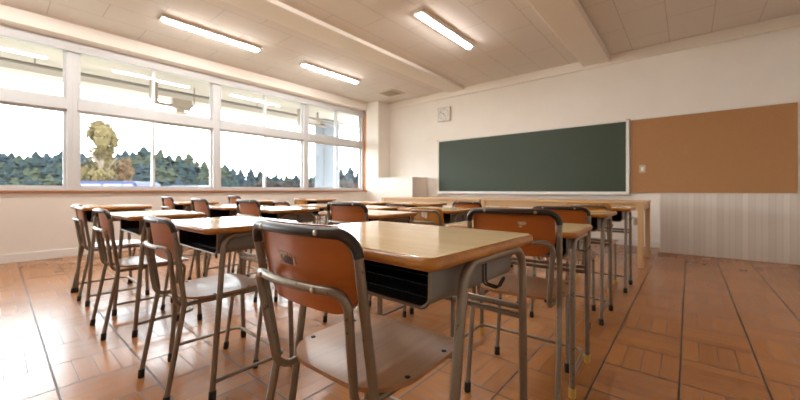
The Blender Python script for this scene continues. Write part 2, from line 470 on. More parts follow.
# windows: one per bay, two sliding sashes below the transom, two above
def window(k, y0, y1):
    w = empty('window_%d' % k, (XG, y0, 0.9)); w['kind'] = 'structure'
    W = y1 - y0; H = 3.02 - 0.9
    bm = NB()
    t = 0.055
    box(bm, -0.05, 0.06, 0, t, 0, H, bev=0.004); box(bm, -0.05, 0.06, W - t, W, 0, H, bev=0.004)
    box(bm, -0.05, 0.06, t, W - t, 0, 0.035); box(bm, -0.05, 0.06, t, W - t, H - 0.03, H)
    obj('window_frame', bm, M['alu'], w)
    obj('transom', box(NB(), -0.06, 0.075, t, W - t, 1.145, 1.30, bev=0.006), M['alu'], w)
    mid = W / 2
    for (z0, z1) in ((0.035, 1.145), (1.30, H - 0.03)):
        for s in (0, 1):
            a, b_ = (t, mid + 0.02) if s == 0 else (mid - 0.02, W - t)
            x = 0.02 if s == 0 else -0.02
            bm = NB()
            q = 0.034
            box(bm, x - 0.014, x + 0.014, a, a + q, z0, z1); box(bm, x - 0.014, x + 0.014, b_ - q, b_, z0, z1)
            box(bm, x - 0.014, x + 0.014, a + q, b_ - q, z0, z0 + q); box(bm, x - 0.014, x + 0.014, a + q, b_ - q, z1 - q, z1)
            so = obj('sash', bm, M['alu'], w)
            obj('pane', box(NB(), x - 0.0025, x + 0.0025, a + q, b_ - q, z0 + q, z1 - q), M['glass'], so)
    bm = NB(); box(bm, 0.034, 0.055, mid - 0.012, mid + 0.016, 0.52, 0.58, bev=0.004); tube(bm, [(0.05, mid, 0.56), (0.06, mid - 0.04, 0.585)], 0.006, 8)
    obj('latch', bm, M['vent'], w)
    return w
edges = [6.325, 4.54, 2.62, 0.70, -1.22, -3.14]
for i in range(5): window(i + 1, edges[i + 1], edges[i])

# ceiling lights
def ceiling_light(x, y0, y1, label):
    t = tag(empty('ceiling_light', (x, y0, ZC)), label, 'ceiling light', 'batten lights on the ceiling')
    L = y1 - y0
    bm = NB()
    prof = [(-0.088, 0), (-0.070, -0.036), (0.070, -0.036), (0.088, 0)]
    a = [bm.verts.new((px, 0, pz)) for px, pz in prof]; c = [bm.verts.new((px, L, pz)) for px, pz in prof]
    bm.faces.new(a); bm.faces.new(c[::-1])
    for i in range(4): bm.faces.new([a[i], c[i], c[(i + 1) % 4], a[(i + 1) % 4]])
    obj('housing', bm, M['fix'], t)
    bm = NB(); n = 8
    R = []
    for (yy, s) in ((0.012, 0.5), (0.03, 0.9), (0.06, 1.0), (L - 0.06, 1.0), (L - 0.03, 0.9), (L - 0.012, 0.5)):
        R.append([bm.verts.new((0.038 * s * math.cos(PI * k / n), yy, -0.035 - 0.034 * s * math.sin(PI * k / n))) for k in range(n + 1)])
    for i in range(len(R) - 1):
        for k in range(n): bm.faces.new([R[i][k], R[i][k + 1], R[i + 1][k + 1], R[i + 1][k]])
        bm.faces.new([R[i][0], R[i + 1][0], R[i + 1][n], R[i][n]])
    bm.faces.new(R[0]); bm.faces.new(R[-1][::-1])
    obj('diffuser', bm, M['led'], t, 40)
LX = {'w': -5.3, 'm': -2.65, 'c': 0.0}
ceiling_light(-5.3, 1.38, 2.70, 'white batten light nearest the window wall and nearest the viewer, above the second window')
ceiling_light(-5.3, 3.49, 4.81, 'white batten light near the square ceiling vent, the farther of the window side pair')
ceiling_light(-2.65, 3.42, 4.77, 'white batten light between the two ceiling beams, above the desks facing the chalkboard')
ceiling_light(-5.3, -0.75, 0.57, 'white batten light by the window wall, at the back of the window side row')
ceiling_light(-2.65, 1.30, 2.65, 'white batten light between the beams, over the middle rows of desks')
ceiling_light(-2.65, -0.80, 0.55, 'white batten light between the beams, at the back of the room')

# ceiling vent
t = tag(empty('ceiling_vent', (-5.36, 5.89, ZC)), 'square tan louvred vent in the ceiling near the front left corner', 'vent')
bm = NB(); h = 0.24
for (a, b_, c, d) in ((-h, h, -h, -h + 0.04), (-h, h, h - 0.04, h), (-h, -h + 0.04, -h + 0.04, h - 0.04), (h - 0.04, h, -h + 0.04, h - 0.04)):
    box(bm, a, b_, c, d, -0.022, 0, bev=0.004)
obj('frame', bm, M['ventf'], t)
bm = NB()
for k in range(10):
    y = -h + 0.055 + k * 0.041
    q = [bm.verts.new(v) for v in ((-h + 0.04, y, -0.004), (h - 0.04, y, -0.004), (h - 0.04, y + 0.032, -0.018), (-h + 0.04, y + 0.032, -0.018))]
    r = [bm.verts.new(v.co + Vector((0, 0.002, 0.003))) for v in q]
    bm.faces.new(q); bm.faces.new(r[::-1])
    for i in range(4): bm.faces.new([q[i], r[i], r[(i + 1) % 4], q[(i + 1) % 4]])
box(bm, -h + 0.04, h - 0.04, -h + 0.04, h - 0.04, -0.002, 0)
obj('grille', bm, M['vent'], t)

# chalkboard
bx0, bx1, bz0, bz1 = -4.51, -0.77, 0.85, 2.06
t = tag(empty('chalkboard', ((bx0 + bx1) / 2, YF, bz0)), 'wide green chalkboard with an ivory frame on the front wall', 'chalkboard')
w2 = (bx1 - bx0) / 2; H = bz1 - bz0
obj('writing_surface', box(NB(), -w2 + 0.02, w2 - 0.02, -0.035, -0.002, 0.02, H - 0.02), M['board'], t)
bm = NB()
box(bm, -w2 - 0.02, w2 + 0.02, -0.05, -0.001, H - 0.03, H, bev=0.004); box(bm, -w2 - 0.02, w2 + 0.02, -0.05, -0.001, 0, 0.03, bev=0.004)
box(bm, -w2 - 0.02, -w2 + 0.025, -0.05, -0.001, 0.03, H - 0.03, bev=0.004); box(bm, w2 - 0.025, w2 + 0.02, -0.05, -0.001, 0.03, H - 0.03, bev=0.004)
obj('frame', bm, M['boardframe'], t)
bm = NB(); box(bm, -w2 - 0.02, w2 + 0.02, -0.10, -0.001, -0.022, -0.002, bev=0.004); box(bm, -w2 - 0.02, w2 + 0.02, -0.10, -0.092, -0.003, 0.010)
obj('chalk_tray', bm, M['boardframe'], t)
for sx_ in (-1, 1):
    for z in (0.0, H):
        zz = z - 0.012 if z else z - 0.006
        obj('corner_clip', box(NB(), sx_ * (w2 + 0.0) - 0.024, sx_ * (w2 + 0.0) + 0.024, -0.056, -0.001, zz, zz + 0.02, bev=0.003), M['brass'], t)

# cork board
t = tag(empty('cork_board', (0.18, YF, 0.86)), 'brown cork pinboard right of the chalkboard, reaching out of view', 'pinboard')
obj('cork_sheet', box(NB(), -0.905, 0.9, -0.02, -0.001, 0.0, 1.18), M['cork'], t)
obj('top_trim', box(NB(), -0.905, 0.9, -0.03, -0.001, 1.18, 1.205, bev=0.003), M['boardframe'], t)

def plate(name, x, y, z, w, h, label, cat, mat, slots):
    t = tag(empty(name, (x, y, z)), label, cat)
    obj('cover_plate', box(NB(), -w / 2, w / 2, -0.010, 0, -h / 2, h / 2, bev=0.003), mat, t)
    bm = NB()
    for (cx, cz, sw, sh) in slots: box(bm, cx - sw / 2, cx + sw / 2, -0.013, -0.009, cz - sh / 2, cz + sh / 2)
    obj('rocker' if cat != 'socket' else 'socket_face', bm, M['plateivory'] if cat != 'socket' else M['vent'], t)
plate('switch_plate', -0.575, YF - 0.02, 1.245, 0.085, 0.12, 'small grey switch plate on the cork board', 'switch', M['plate'], ((0, 0, 0.03, 0.06),))
plate('wall_socket', -0.655, YF, 0.40, 0.085, 0.13, 'grey wall socket low on the front wall, behind the right table leg', 'socket', M['plate'], ((0, 0.0, 0.045, 0.08),))
plate('switch_plate', -5.83, YF, 1.37, 0.075, 0.12, 'ivory switch plate above the left cabinet, the one nearer the window', 'switch', M['plateivory'], ((0, 0, 0.03, 0.06),))
plate('switch_plate', -5.66, YF, 1.38, 0.075, 0.12, 'ivory switch plate above the left cabinet, the one nearer the chalkboard', 'switch', M['plateivory'], ((0, 0, 0.03, 0.06),))

# clock
t = tag(empty('wall_clock', (-4.345, YF, 2.655)), 'square wall clock with round numeral ring, high on the front wall', 'clock')
bm = NB(); box(bm, -0.17, 0.17, -0.04, 0, -0.165, 0.165, bev=0.01)
obj('case', bm, M['clockframe'], t)
obj('dial', box(NB(), -0.148, 0.148, -0.044, -0.039, -0.148, 0.148, bev=0.002), M['clockface'], t)
dg = bpy.context.evaluated_depsgraph_get()
for hh in range(1, 13):
    a = PI / 2 - hh * PI / 6
    cu = bpy.data.curves.new('numeral', 'FONT'); cu.body = str(hh); cu.size = 0.052; cu.align_x = 'CENTER'; cu.align_y = 'CENTER'; cu.extrude = 0.0008
    tmp = bpy.data.objects.new('numeral', cu); COL.objects.link(tmp)
    bpy.context.view_layer.update()
    me = bpy.data.meshes.new_from_object(tmp.evaluated_get(bpy.context.evaluated_depsgraph_get()))
    bpy.data.objects.remove(tmp)
    me.materials.clear(); me.materials.append(M['clockink'])
    o = bpy.data.objects.new('numeral', me); COL.objects.link(o); o.parent = t
    o.rotation_euler = (PI / 2, 0, 0); o.location = (0.118 * math.cos(a), -0.0452, 0.118 * math.sin(a))
def hand(name, ang, L, w):
    bm = NB(); d = Vector((math.sin(ang), 0, math.cos(ang))); n = Vector((d.z, 0, -d.x)) * w
    q = [bm.verts.new(v + Vector((0, -0.0475, 0))) for v in (-d * 0.02 - n, -d * 0.02 + n, d * L + n * 0.6, d * L - n * 0.6)]
    r = [bm.verts.new(v.co + Vector((0, 0.002, 0))) for v in q]
    bm.faces.new(q); bm.faces.new(r[::-1])
    for i in range(4): bm.faces.new([q[i], r[i], r[(i + 1) % 4], q[(i + 1) % 4]])
    obj(name, bm, M['clockink'], t)
hand('minute_hand', math.radians(300), 0.105, 0.006)
hand('hour_hand', math.radians(145), 0.07, 0.008)

# cabinets
t = tag(empty('low_cabinet', (-5.455, 6.35, 0)), 'whitewashed wooden cabinet beside the corner pier, left of the chalkboard', 'cabinet')
obj('carcass', box(NB(), -0.595, 0.595, -0.27, 0.289, 0, 1.19, bev=0.004), M['cabwhite'], t)
obj('top_board', box(NB(), -0.60, 0.60, -0.285, 0.289, 1.19, 1.215, bev=0.004), M['cabwhite'], t)
t = tag(empty('low_cabinet', (0.45, 6.42, 0)), 'white slatted cabinet under the cork board at the right edge', 'cabinet')
obj('slatted_front', box(NB(), -0.78, 0.78, -0.22, -0.19, 0.0, 0.84, bev=0.003), M['slat'], t)
obj('carcass', box(NB(), -0.77, 0.78, -0.189, 0.2, 0.0, 0.84), M['slat'], t)
obj('top_board', box(NB(), -0.78, 0.78, -0.225, 0.2, 0.84, 0.862, bev=0.003), M['slat'], t)

# long teacher tables
def long_table(x0, x1, label):
    cx = (x0 + x1) / 2; w = (x1 - x0) / 2; y0, y1 = 4.75, 5.68; cy = (y0 + y1) / 2; d = (y1 - y0) / 2
    t = tag(empty('long_table', (cx, cy, 0)), label, 'table', 'pale wooden tables in front of the chalkboard')
    obj('table_top', box(NB(), -w, w, -d, d, 0.74, 0.767, bev=0.004), M['tabwood'], t)
    for sx_ in (-1, 1):
        for sy in (-1, 1):
            a = sx_ * (w - 0.032); b_ = sy * (d - 0.032)
            obj('leg', box(NB(), a - 0.027, a + 0.027, b_ - 0.027, b_ + 0.027, 0, 0.74, bev=0.005), M['legwood'], t)
    for sy in (-1, 1):
        obj('apron', box(NB(), -w + 0.059, w - 0.059, sy * (d - 0.03) - 0.011, sy * (d - 0.03) + 0.011, 0.665, 0.74, bev=0.002), M['tabwood'], t)
    for sx_ in (-1, 1):
        obj('apron', box(NB(), sx_ * (w - 0.03) - 0.011, sx_ * (w - 0.03) + 0.011, -d + 0.059, d - 0.059, 0.665, 0.74, bev=0.002), M['tabwood'], t)
long_table(-4.56, -2.475, 'long pale wooden table before the left half of the chalkboard')
long_table(-2.455, -0.40, 'long pale wooden table before the right half of the chalkboard')

# ------------------------------------------------------------------ school desks
def desk(x_right, y_near, W, D, h, label, rz=0.0, kind='A', hook=True, inset=0.042, fo=0.038, spl=0.05, fe=0.03, rad=0.036):
    """x_right / y_near: right edge and near edge of the top"""
    t = empty('school_desk', (x_right - W / 2, y_near + D / 2, 0), math.radians(rz))
    tag(t, label, 'desk', 'school desks set out in rows')
    w, d = W / 2, D / 2
    st = M['steel']; capm = M['rubber'] if kind == 'A' else M['capyellow']
    th = 0.027
    # top: ply slab with rounded edge, laminate sheet on it
    ol = lambda ins: rrect(-w + ins, w - ins, -d + ins, d - ins, max(rad - ins, 0.008), 6)
    bm = stack(NB(), ol, [(0.008, h - th), (0.002, h - th + 0.004), (0.0, h - th + 0.010), (0.0, h - 0.009), (0.003, h - 0.0035), (0.009, h - 0.0012)])
    top = obj('desk_top', bm, M['edge'], t, 50)
    bm = stack(NB(), ol, [(0.0085, h - 0.0012), (0.0085, h - 0.0004), (0.0095, h)])
    lam = obj('laminate_surface', bm, M['lam'], top); lam['label'] = 'pale wood grain laminate'
    # book tray
    zt = h - th - 0.001; hb = 0.097; bw = w - inset - 0.026; ya, yb = -d + 0.070, d - 0.045
    pr = fillet([(-bw, 0, zt), (-bw, 0, zt - hb), (bw, 0, zt - hb), (bw, 0, zt)], 0.028, 5)
    pi_ = fillet([(-bw + 0.004, 0, zt), (-bw + 0.004, 0, zt - hb + 0.004), (bw - 0.004, 0, zt - hb + 0.004), (bw - 0.004, 0, zt)], 0.025, 5)
    bm = NB()
    Ra = [bm.verts.new((p.x, ya, p.z)) for p in pr]; Rb = [bm.verts.new((p.x, yb, p.z)) for p in pr]
    Ia = [bm.verts.new((p.x, ya, p.z)) for p in pi_]; Ib = [bm.verts.new((p.x, yb, p.z)) for p in pi_]
    n = len(pr)
    for k in range(n - 1):
        bm.faces.new([Ra[k], Rb[k], Rb[k + 1], Ra[k + 1]])
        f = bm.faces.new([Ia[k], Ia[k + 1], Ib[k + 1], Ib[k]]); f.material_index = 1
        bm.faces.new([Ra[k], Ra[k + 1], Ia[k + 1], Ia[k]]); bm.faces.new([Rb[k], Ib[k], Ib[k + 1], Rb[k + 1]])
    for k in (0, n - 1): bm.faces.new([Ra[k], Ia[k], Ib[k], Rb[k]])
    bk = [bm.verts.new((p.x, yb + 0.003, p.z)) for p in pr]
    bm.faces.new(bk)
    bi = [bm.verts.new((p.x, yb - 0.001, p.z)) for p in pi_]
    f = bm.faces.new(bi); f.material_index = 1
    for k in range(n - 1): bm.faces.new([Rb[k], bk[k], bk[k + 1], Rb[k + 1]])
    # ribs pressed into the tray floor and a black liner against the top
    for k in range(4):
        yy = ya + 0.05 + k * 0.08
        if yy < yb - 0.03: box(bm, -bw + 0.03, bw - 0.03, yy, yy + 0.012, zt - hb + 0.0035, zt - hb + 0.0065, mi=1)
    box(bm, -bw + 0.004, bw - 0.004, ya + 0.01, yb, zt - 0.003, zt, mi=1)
    tray = obj('book_tray', bm, [M['steelbox'], M['inside']], t)
    bm = NB(); tube(bm, [(p.x, ya, p.z) for p in pr], 0.0042, 8); obj('rim', bm, st, tray, 60)
    # flange strips between tray and top
    for s in (-1, 1):
        bm = NB(); box(bm, min(s * bw, s * (bw + 0.014)), max(s * bw, s * (bw + 0.014)), ya + 0.02, yb, zt - 0.014, zt - 0.010)
        obj('flange', bm, M['steelbox'], tray)
    # legs: each half of an inverted U tube
    r = 0.0120; zb = zt - r; lx = w - inset
    if kind == 'B': spl = 0.012
    fn = -d + fo; tn = fn + spl; ff = d - fe; tf = ff - 0.02
    for s in (-1, 1):
        for near in (True, False):
            a, b_ = (fn, tn) if near else (ff, tf)
            p = fillet([(s * lx, a, 0.022), (s * lx, b_, zb), (s * lx, (tn + tf) / 2, zb)], 0.062, 8)
            o = obj('leg', tube(NB(), p, r, 12), st, t, 60)
            dirv = (Vector(p[0]) - Vector(p[1])).normalized()
            e = Vector((s * lx, a, 0.0)); 
            bm = NB(); tube(bm, [Vector((s * lx, a, 0.0)), Vector((s * lx, a, 0.004)), Vector((s * lx, a + (b_ - a) * 0.05, 0.042))], [0.0135, 0.0155, 0.0152], 12)
            obj('foot_cap', bm, capm, o, 50)
    # double cross bar behind the knees, between the far legs
    zc = h - 0.235; yc = ff - 0.02 * (zc / zb)
    bm = NB()
    for dz in (-0.0125, 0.0125): tube(bm, [(-lx, yc - 0.0, zc + dz), (lx, yc - 0.0, zc + dz)], 0.0095, 8)
    obj('cross_bar', bm, st, t, 60)
    # low U shaped foot rail
    zr = 0.075
    yn = fn + spl * zr / zb
    bm = NB(); tube(bm, fillet([(-lx + 0.004, yn, zr), (-lx + 0.012, ff - 0.03, zr), (lx - 0.012, ff - 0.03, zr), (lx - 0.004, yn, zr)], 0.05, 6), 0.0088, 10)
    obj('foot_rail', bm, st, t, 60)
    # bag hook
    if hook:
        ym = 0.03
        bm = NB()
        for dy in (-0.007, 0.007):
            tube(bm, fillet([(bw + 0.012, ym + dy, zt - 0.012), (bw + 0.012, ym + dy, zt - 0.082), (bw + 0.050, ym + dy, zt - 0.086), (bw + 0.062, ym + dy * 0.9, zt - 0.062)], 0.010, 5), 0.0026, 6)
        tube(bm, fillet([(bw + 0.062, ym - 0.0072, zt - 0.062), (bw + 0.065, ym, zt - 0.057), (bw + 0.062, ym + 0.0072, zt - 0.062)], 0.004, 3), 0.0026, 6)
        obj('bag_hook', bm, M['dark'], t, 60)
    return t

# ------------------------------------------------------------------ chairs
def split_path(P, test):
    """split a dense polyline into runs by a predicate"""
    runs = []; cur = [P[0]]; st = test(P[0])
    for a, b in zip(P, P[1:]):
        s = test((a + b) / 2)
        if s != st:
            runs.append((st, cur)); cur = [a]; st = s
        cur.append(b)
    runs.append((st, cur)); return runs

def dense(P, m=0.02):
    out = [P[0]]
    for a, b in zip(P, P[1:]):
        k = max(1, int((b - a).length / m))
        for j in range(1, k + 1): out.append(a + (b - a) * j / k)
    return out

def chair(cx, cy, label, rz=0.0, s=1.0, kind='A', detail=True, sticker=None, lean=0.13, sx=1.0):
    t = empty('school_chair', (cx, cy, 0), math.radians(rz), (s * sx, s, s))
    tag(t, label, 'chair', 'chairs at the school desks')
    A = kind == 'A'
    st = M['steel']; capm = M['rubber'] if A else M['capyellow']
    r = 0.0110
    yu = lambda z: -0.276 + (0.812 - z) * lean
    bow = lambda x, hw: -0.030 * max(0.0, 1 - (x / hw) ** 2)
    # seat
    def zf(u, v, w):
        z = 0.448
        z -= 0.010 * (1 - min(1, (u / 0.2) ** 2)) * (1 - min(1, ((v + 0.02) / 0.2) ** 2))
        if v > 0.10: z -= 1.6 * (v - 0.10) ** 2
        if v < -0.13: z -= 0.8 * (v + 0.13) ** 2
        return (u, v, z + w)
    ol = densify(rrect(-0.198, 0.198, -0.200, 0.195, (0.12, 0.12, 0.05, 0.05), 9), 0.04)
    seat = obj('seat', shell(NB(), ol, zf, (1, 0.97, 0.88, 0.72, 0.5, 0.25), 0.011), M['seat'] if A else M['seatB'], t, 45)
    if detail:
        for (bx, by) in ((-0.180, -0.095), (0.180, -0.095), (0.178, 0.075), (-0.178, 0.075)):
            zz = zf(bx, by, 0)[2]
            bm = stack(NB(), lambda i: [(bx + (0.0075 - i) * math.cos(2 * PI * k / 10), by + (0.0075 - i) * math.sin(2 * PI * k / 10)) for k in range(10)], [(0, zz - 0.002), (0, zz + 0.0015), (0.003, zz + 0.0035)])
            obj('bolt', bm, M['bolt'], seat, 50)
    # outer tube: rear legs, kinked at seat height, rising to an inverted U
    zr = 0.418; hw = 0.190 if A else 0.165; hk = 0.184 if A else 0.172
    ztop = 0.812 if A else 0.80
    zk = 0.43
    xs = [-0.75, -0.5, -0.25, 0, 0.25, 0.5, 0.75]
    pts = [(-0.186, -0.300, 0.02), (-hk, yu(zk), zk), (-hw, yu(ztop), ztop)] + [(x * hw, yu(ztop) + bow(x * hw, hw), ztop) for x in xs] + [(hw, yu(ztop), ztop), (hk, yu(zk), zk), (0.186, -0.300, 0.02)]
    P = dense(fillet(pts, [0, 0.12, 0.062] + [0] * 7 + [0.062, 0.12, 0], 8))
    zc1 = 0.768 if A else 9
    runs = split_path(P, lambda p: 2 if p.z > zc1 else (1 if p.z > 0.47 else 0))
    for k, q in runs:
        if k == 0:
            o = obj('leg', tube(NB(), q, r, 12), st, t, 60)
            e = q[0] if q[0].z < q[-1].z else q[-1]; sx_ = -1 if e.x < 0 else 1
            bm = NB(); tube(bm, [(e.x, e.y, 0), (e.x, e.y, 0.004), (e.x, e.y + 0.003, 0.042)], [0.0125, 0.0145, 0.0142], 12); obj('foot_cap', bm, capm, o, 50)
        elif k == 1:
            obj('upright' if A else 'back_frame', tube(NB(), q, r, 12), st, t, 60)
        else:
            o = obj('top_rail', tube(NB(), q, r + 0.0012, 12), M['darkrail'], t, 60); o['label'] = 'dark brown top tube, dim reflection put into its colour'
    # inner tube: lower back rail, down to the seat, forward under it, down as the front legs
    zl = 0.69; hx = 0.170 if A else 0.130; hs = 0.146
    yl = lambda z: yu(z) - 0.024
    xs2 = [-0.6, -0.3, 0, 0.3, 0.6]
    up = [(0.176, 0.112, 0.02), (0.168, 0.165, zr), (hs, yl(zr), zr), (hx, yl(zl), zl)]
    pts = [(-a, b_, c) for a, b_, c in up] + [(x * hx, yl(zl) + 0.8 * bow(x * hx, hx), zl) for x in xs2] + up[::-1]
    P = dense(fillet(pts, [0, 0.05, 0.05, 0.036] + [0] * 5 + [0.036, 0.05, 0.05, 0], 7))
    runs = split_path(P, lambda p: 1 if p.y < -0.115 else 0)
    for k, q in runs:
        if k == 0:
            o = obj('leg', tube(NB(), q, r - 0.0006, 12), st, t, 60)
            e = q[0] if q[0].z < q[-1].z else q[-1]
            bm = NB(); tube(bm, [(e.x, e.y, 0), (e.x, e.y + 0.0005, 0.004), (e.x, e.y + 0.0055, 0.042)], [0.0125, 0.0145, 0.0142], 12); obj('foot_cap', bm, capm, o, 50)
        else:
            obj('lower_rail', tube(NB(), q, r - 0.0006, 12), st, t, 60)
    # brace arched under the seat
    obj('seat_brace', tube(NB(), fillet([(-0.166, 0.10, zr), (-0.11, 0.10, zr - 0.018), (0.11, 0.10, zr - 0.018), (0.166, 0.10, zr)], 0.05, 5), 0.008, 8), st, t, 60)
    # backrest panel, in front of the tubes, bowed like them
    if A: ol = densify(rrect(-0.172, 0.172, 0.626, 0.826, (0.075, 0.075, 0.06, 0.06), 8), 0.03)
    else: ol = densify(rrect(-0.198, 0.198, 0.625, 0.826, (0.035, 0.035, 0.045, 0.045), 8), 0.03)
    pw = 0.182 if A else 0.185
    if A: bfun = lambda u: bow(u, 0.19)
    else: bfun = lambda u: bow(u, 0.215) + 0.008
    pm = lambda u, v, w: (u, yu(v) + bfun(u) + r + 0.0115 + w, v)
    back = obj('backrest', shell(NB(), ol, pm, (1, 0.97, 0.85, 0.65, 0.4, 0.2), 0.0095), M['back'] if A else M['backB'], t, 45)
    if detail:
        for (sx_, z, hx_, off) in ((-0.105, ztop, hw, 0), (0.105, ztop, hw, 0), (-0.118, zl, hx, -0.024), (0.095, zl, hx, -0.024)):
            yy = yu(z) + (bow(sx_, hx_) if off == 0 else 0.8 * bow(sx_, hx_)) + off - r - 0.0022
            bm = NB(); tube(bm, [(sx_, yy + 0.004, z), (sx_, yy, z), (sx_, yy - 0.0012, z)], [0.0065, 0.0065, 0.004], 10)
            obj('screw', bm, M['screw'], t, 50)
    yb_ = lambda u, v: pm(u, v, -0.0095)[1] - 0.0016
    def patch(name, pieces, mat):
        for poly in pieces:
            bm = NB()
            a = [bm.verts.new((u, yb_(u, v), v)) for u, v in poly]; c = [bm.verts.new((u, yb_(u, v) + 0.0012, v)) for u, v in poly]
            bm.faces.new(a); bm.faces.new(c[::-1])
            for i in range(len(a)): bm.faces.new([a[i], c[i], c[(i + 1) % len(a)], a[(i + 1) % len(a)]])
            obj(name, bm, mat, back)
    if sticker == 'torn':
        X0, Z0 = -0.075, 0.752
        R = lambda pts: [(X0 + u, Z0 + v) for u, v in pts]
        patch('torn_sticker', [R([(0, 0), (0.006, -0.024), (0.013, -0.022), (0.011, -0.009), (0.018, -0.008), (0.019, 0.001)]),
                               R([(0.018, 0.001), (0.019, -0.014), (0.024, -0.015), (0.034, -0.006), (0.042, -0.012), (0.040, -0.001)]),
                               R([(0.044, -0.004), (0.053, -0.010), (0.058, -0.006), (0.050, 0.0)]),
                               R([(0.063, -0.008), (0.066, -0.028), (0.073, -0.027), (0.070, -0.006)])], M['label1'])
        patch('sticker_stain', [R([(0.018, -0.014), (0.022, -0.028), (0.060, -0.028), (0.060, -0.012), (0.045, -0.010), (0.030, -0.010)])], M['label2'])
    elif sticker == 'faint':
        X0, Z0 = 0.030, 0.770
        R = lambda pts: [(X0 + u, Z0 + v) for u, v in pts]
        patch('torn_sticker', [R([(0, 0), (0.004, -0.012), (0.03, -0.014), (0.036, -0.008), (0.030, 0.001)]), R([(0.004, -0.016), (0.005, -0.024), (0.018, -0.023), (0.017, -0.015)])], M['label1'])
    elif sticker == 'white':
        X0, Z0 = -0.036, 0.785
        R = lambda pts: [(X0 + u * 1.5, Z0 + v * 1.35) for u, v in pts]
        patch('white_sticker', [R([(0, 0), (0.002, -0.030), (0.012, -0.040), (0.022, -0.032), (0.022, 0.002)]), R([(0.024, 0.002), (0.024, -0.040), (0.036, -0.046), (0.046, -0.036), (0.050, -0.002)])], M['label3'])
    return t

# row by row, from the viewer to the chalkboard; columns from the aisle to the windows
desk(-0.357, 0.525, 0.68, 0.51, 0.772, 'large pale topped school desk in the foreground, open black tray behind the nearest chair', -1.7, inset=0.033, fo=0.065, spl=0.10, fe=0.004, rad=0.028)
desk(-1.53, 0.555, 0.62, 0.45, 0.742, 'pale topped school desk in the front row, second from the right, beside the foreground desk')
desk(-2.58, 0.51, 0.65, 0.43, 0.744, 'white gleaming school desk at the left edge, in front of the leftmost chair')
desk(-3.56, 0.42, 0.65, 0.45, 0.77, 'school desk cut by the left photo edge, closest to the window wall in its row')
desk(-0.375, 1.545, 0.64, 0.45, 0.722, 'school desk with yellow foot caps, behind the wide red brown chair back', 3.0, 'B', inset=0.025)
desk(-1.515, 1.55, 0.65, 0.42, 0.742, 'school desk just beyond the far left corner of the foreground desk')
desk(-2.53, 1.41, 0.65, 0.45, 0.742, 'gleaming white topped school desk behind the second desk of the front row')
desk(-3.30, 1.36, 0.65, 0.45, 0.742, 'school desk with a black tray by the wall under the second window mullion')
desk(-4.85, 1.45, 0.65, 0.48, 0.745, 'small distant school desk beside the window wall, behind the leftmost visible chair backs')
desk(-0.41, 2.55, 0.65, 0.43, 0.746, 'school desk right of the dark topped chair, in the third row on the aisle')
desk(-1.55, 2.50, 0.65, 0.45, 0.728, 'school desk right of the amber chair with the white sticker')
desk(-2.45, 2.50, 0.65, 0.45, 0.718, 'distant school desk half hidden behind the single chair back in the middle')
desk(-3.30, 2.45, 0.65, 0.45, 0.716, 'low gleaming school desk left of the middle chair back, in the third row')
desk(-4.88, 2.49, 0.65, 0.45, 0.745, 'distant school desk at the window wall, in the third row')
desk(-0.39, 3.50, 0.65, 0.42, 0.747, 'school desk nearest the right end of the long table')
desk(-1.56, 3.45, 0.65, 0.45, 0.70, 'low school desk before the table seam, behind the wide red brown chair back')
desk(-2.50, 3.45, 0.65, 0.45, 0.732, 'distant school desk before the left long table, beyond the amber chair with the white sticker')
desk(-3.50, 3.50, 0.65, 0.45, 0.722, 'distant school desk before the left end of the left long table')
desk(-4.85, 3.46, 0.65, 0.45, 0.745, 'farthest school desk along the window wall, under the farther window side light')

chair(-0.714, 0.73, 'nearest chair, red brown backrest with torn sticker, pushed under the foreground desk', 1.5, 1.0, 'A', True, 'torn', 0.165, 1.03)
chair(-1.86, 0.735, 'brown chair pushed under the second desk of the front row, left of the nearest chair', 1, 0.945)
chair(-2.89, 0.70, 'chair cut by the left photo edge, pushed under the leftmost white desk', 0, 0.95)
chair(-4.0, 0.72, 'chair at the left edge near the wall, only its seat showing beneath the desks', 0, 0.95)
chair(-0.622, 1.675, 'wide red brown chair back with faint label, right of the foreground desk', 8, 1.0, 'A', True, 'faint')
chair(-1.735, 1.745, 'single brown chair back with dark top rail, beyond the middle of the foreground desk', 0, 1.0)
chair(-2.88, 1.64, 'brown chair back in front of the white topped desk, left of the nearest chair', 0, 1.0)
chair(-3.63, 1.53, 'small chair back seen left of the black tray, second from the left under the windows', 0, 1.0)
chair(-5.06, 1.66, 'leftmost small chair back against the wall under the windows', 0, 1.0)
chair(-0.71, 2.74, 'dark topped chair right behind the desk with yellow foot caps', 5, 0.96)
chair(-1.79, 2.66, 'amber chair with a white sticker, beyond the far edge of the foreground desk', 0, 0.905, 'B', True, 'white')
chair(-3.86, 2.50, 'chair with only its pale rail showing over the white topped desk', 0, 0.93)
chair(-5.19, 2.54, 'small chair back against the wall, in the third row by the windows', 0, 1.0)
chair(-0.715, 3.71, 'amber chair with yellow foot caps before the right long table', 0, 0.955, 'B')
chair(-1.93, 3.65, 'dark topped chair back in front of the table seam', 0, 0.94)
chair(-2.70, 3.33, 'small brown chair back just left of the amber chair with the white sticker', 0, 0.90)
chair(-5.19, 3.62, 'small amber chair at the farthest desk along the window wall', 0, 0.93, 'B')

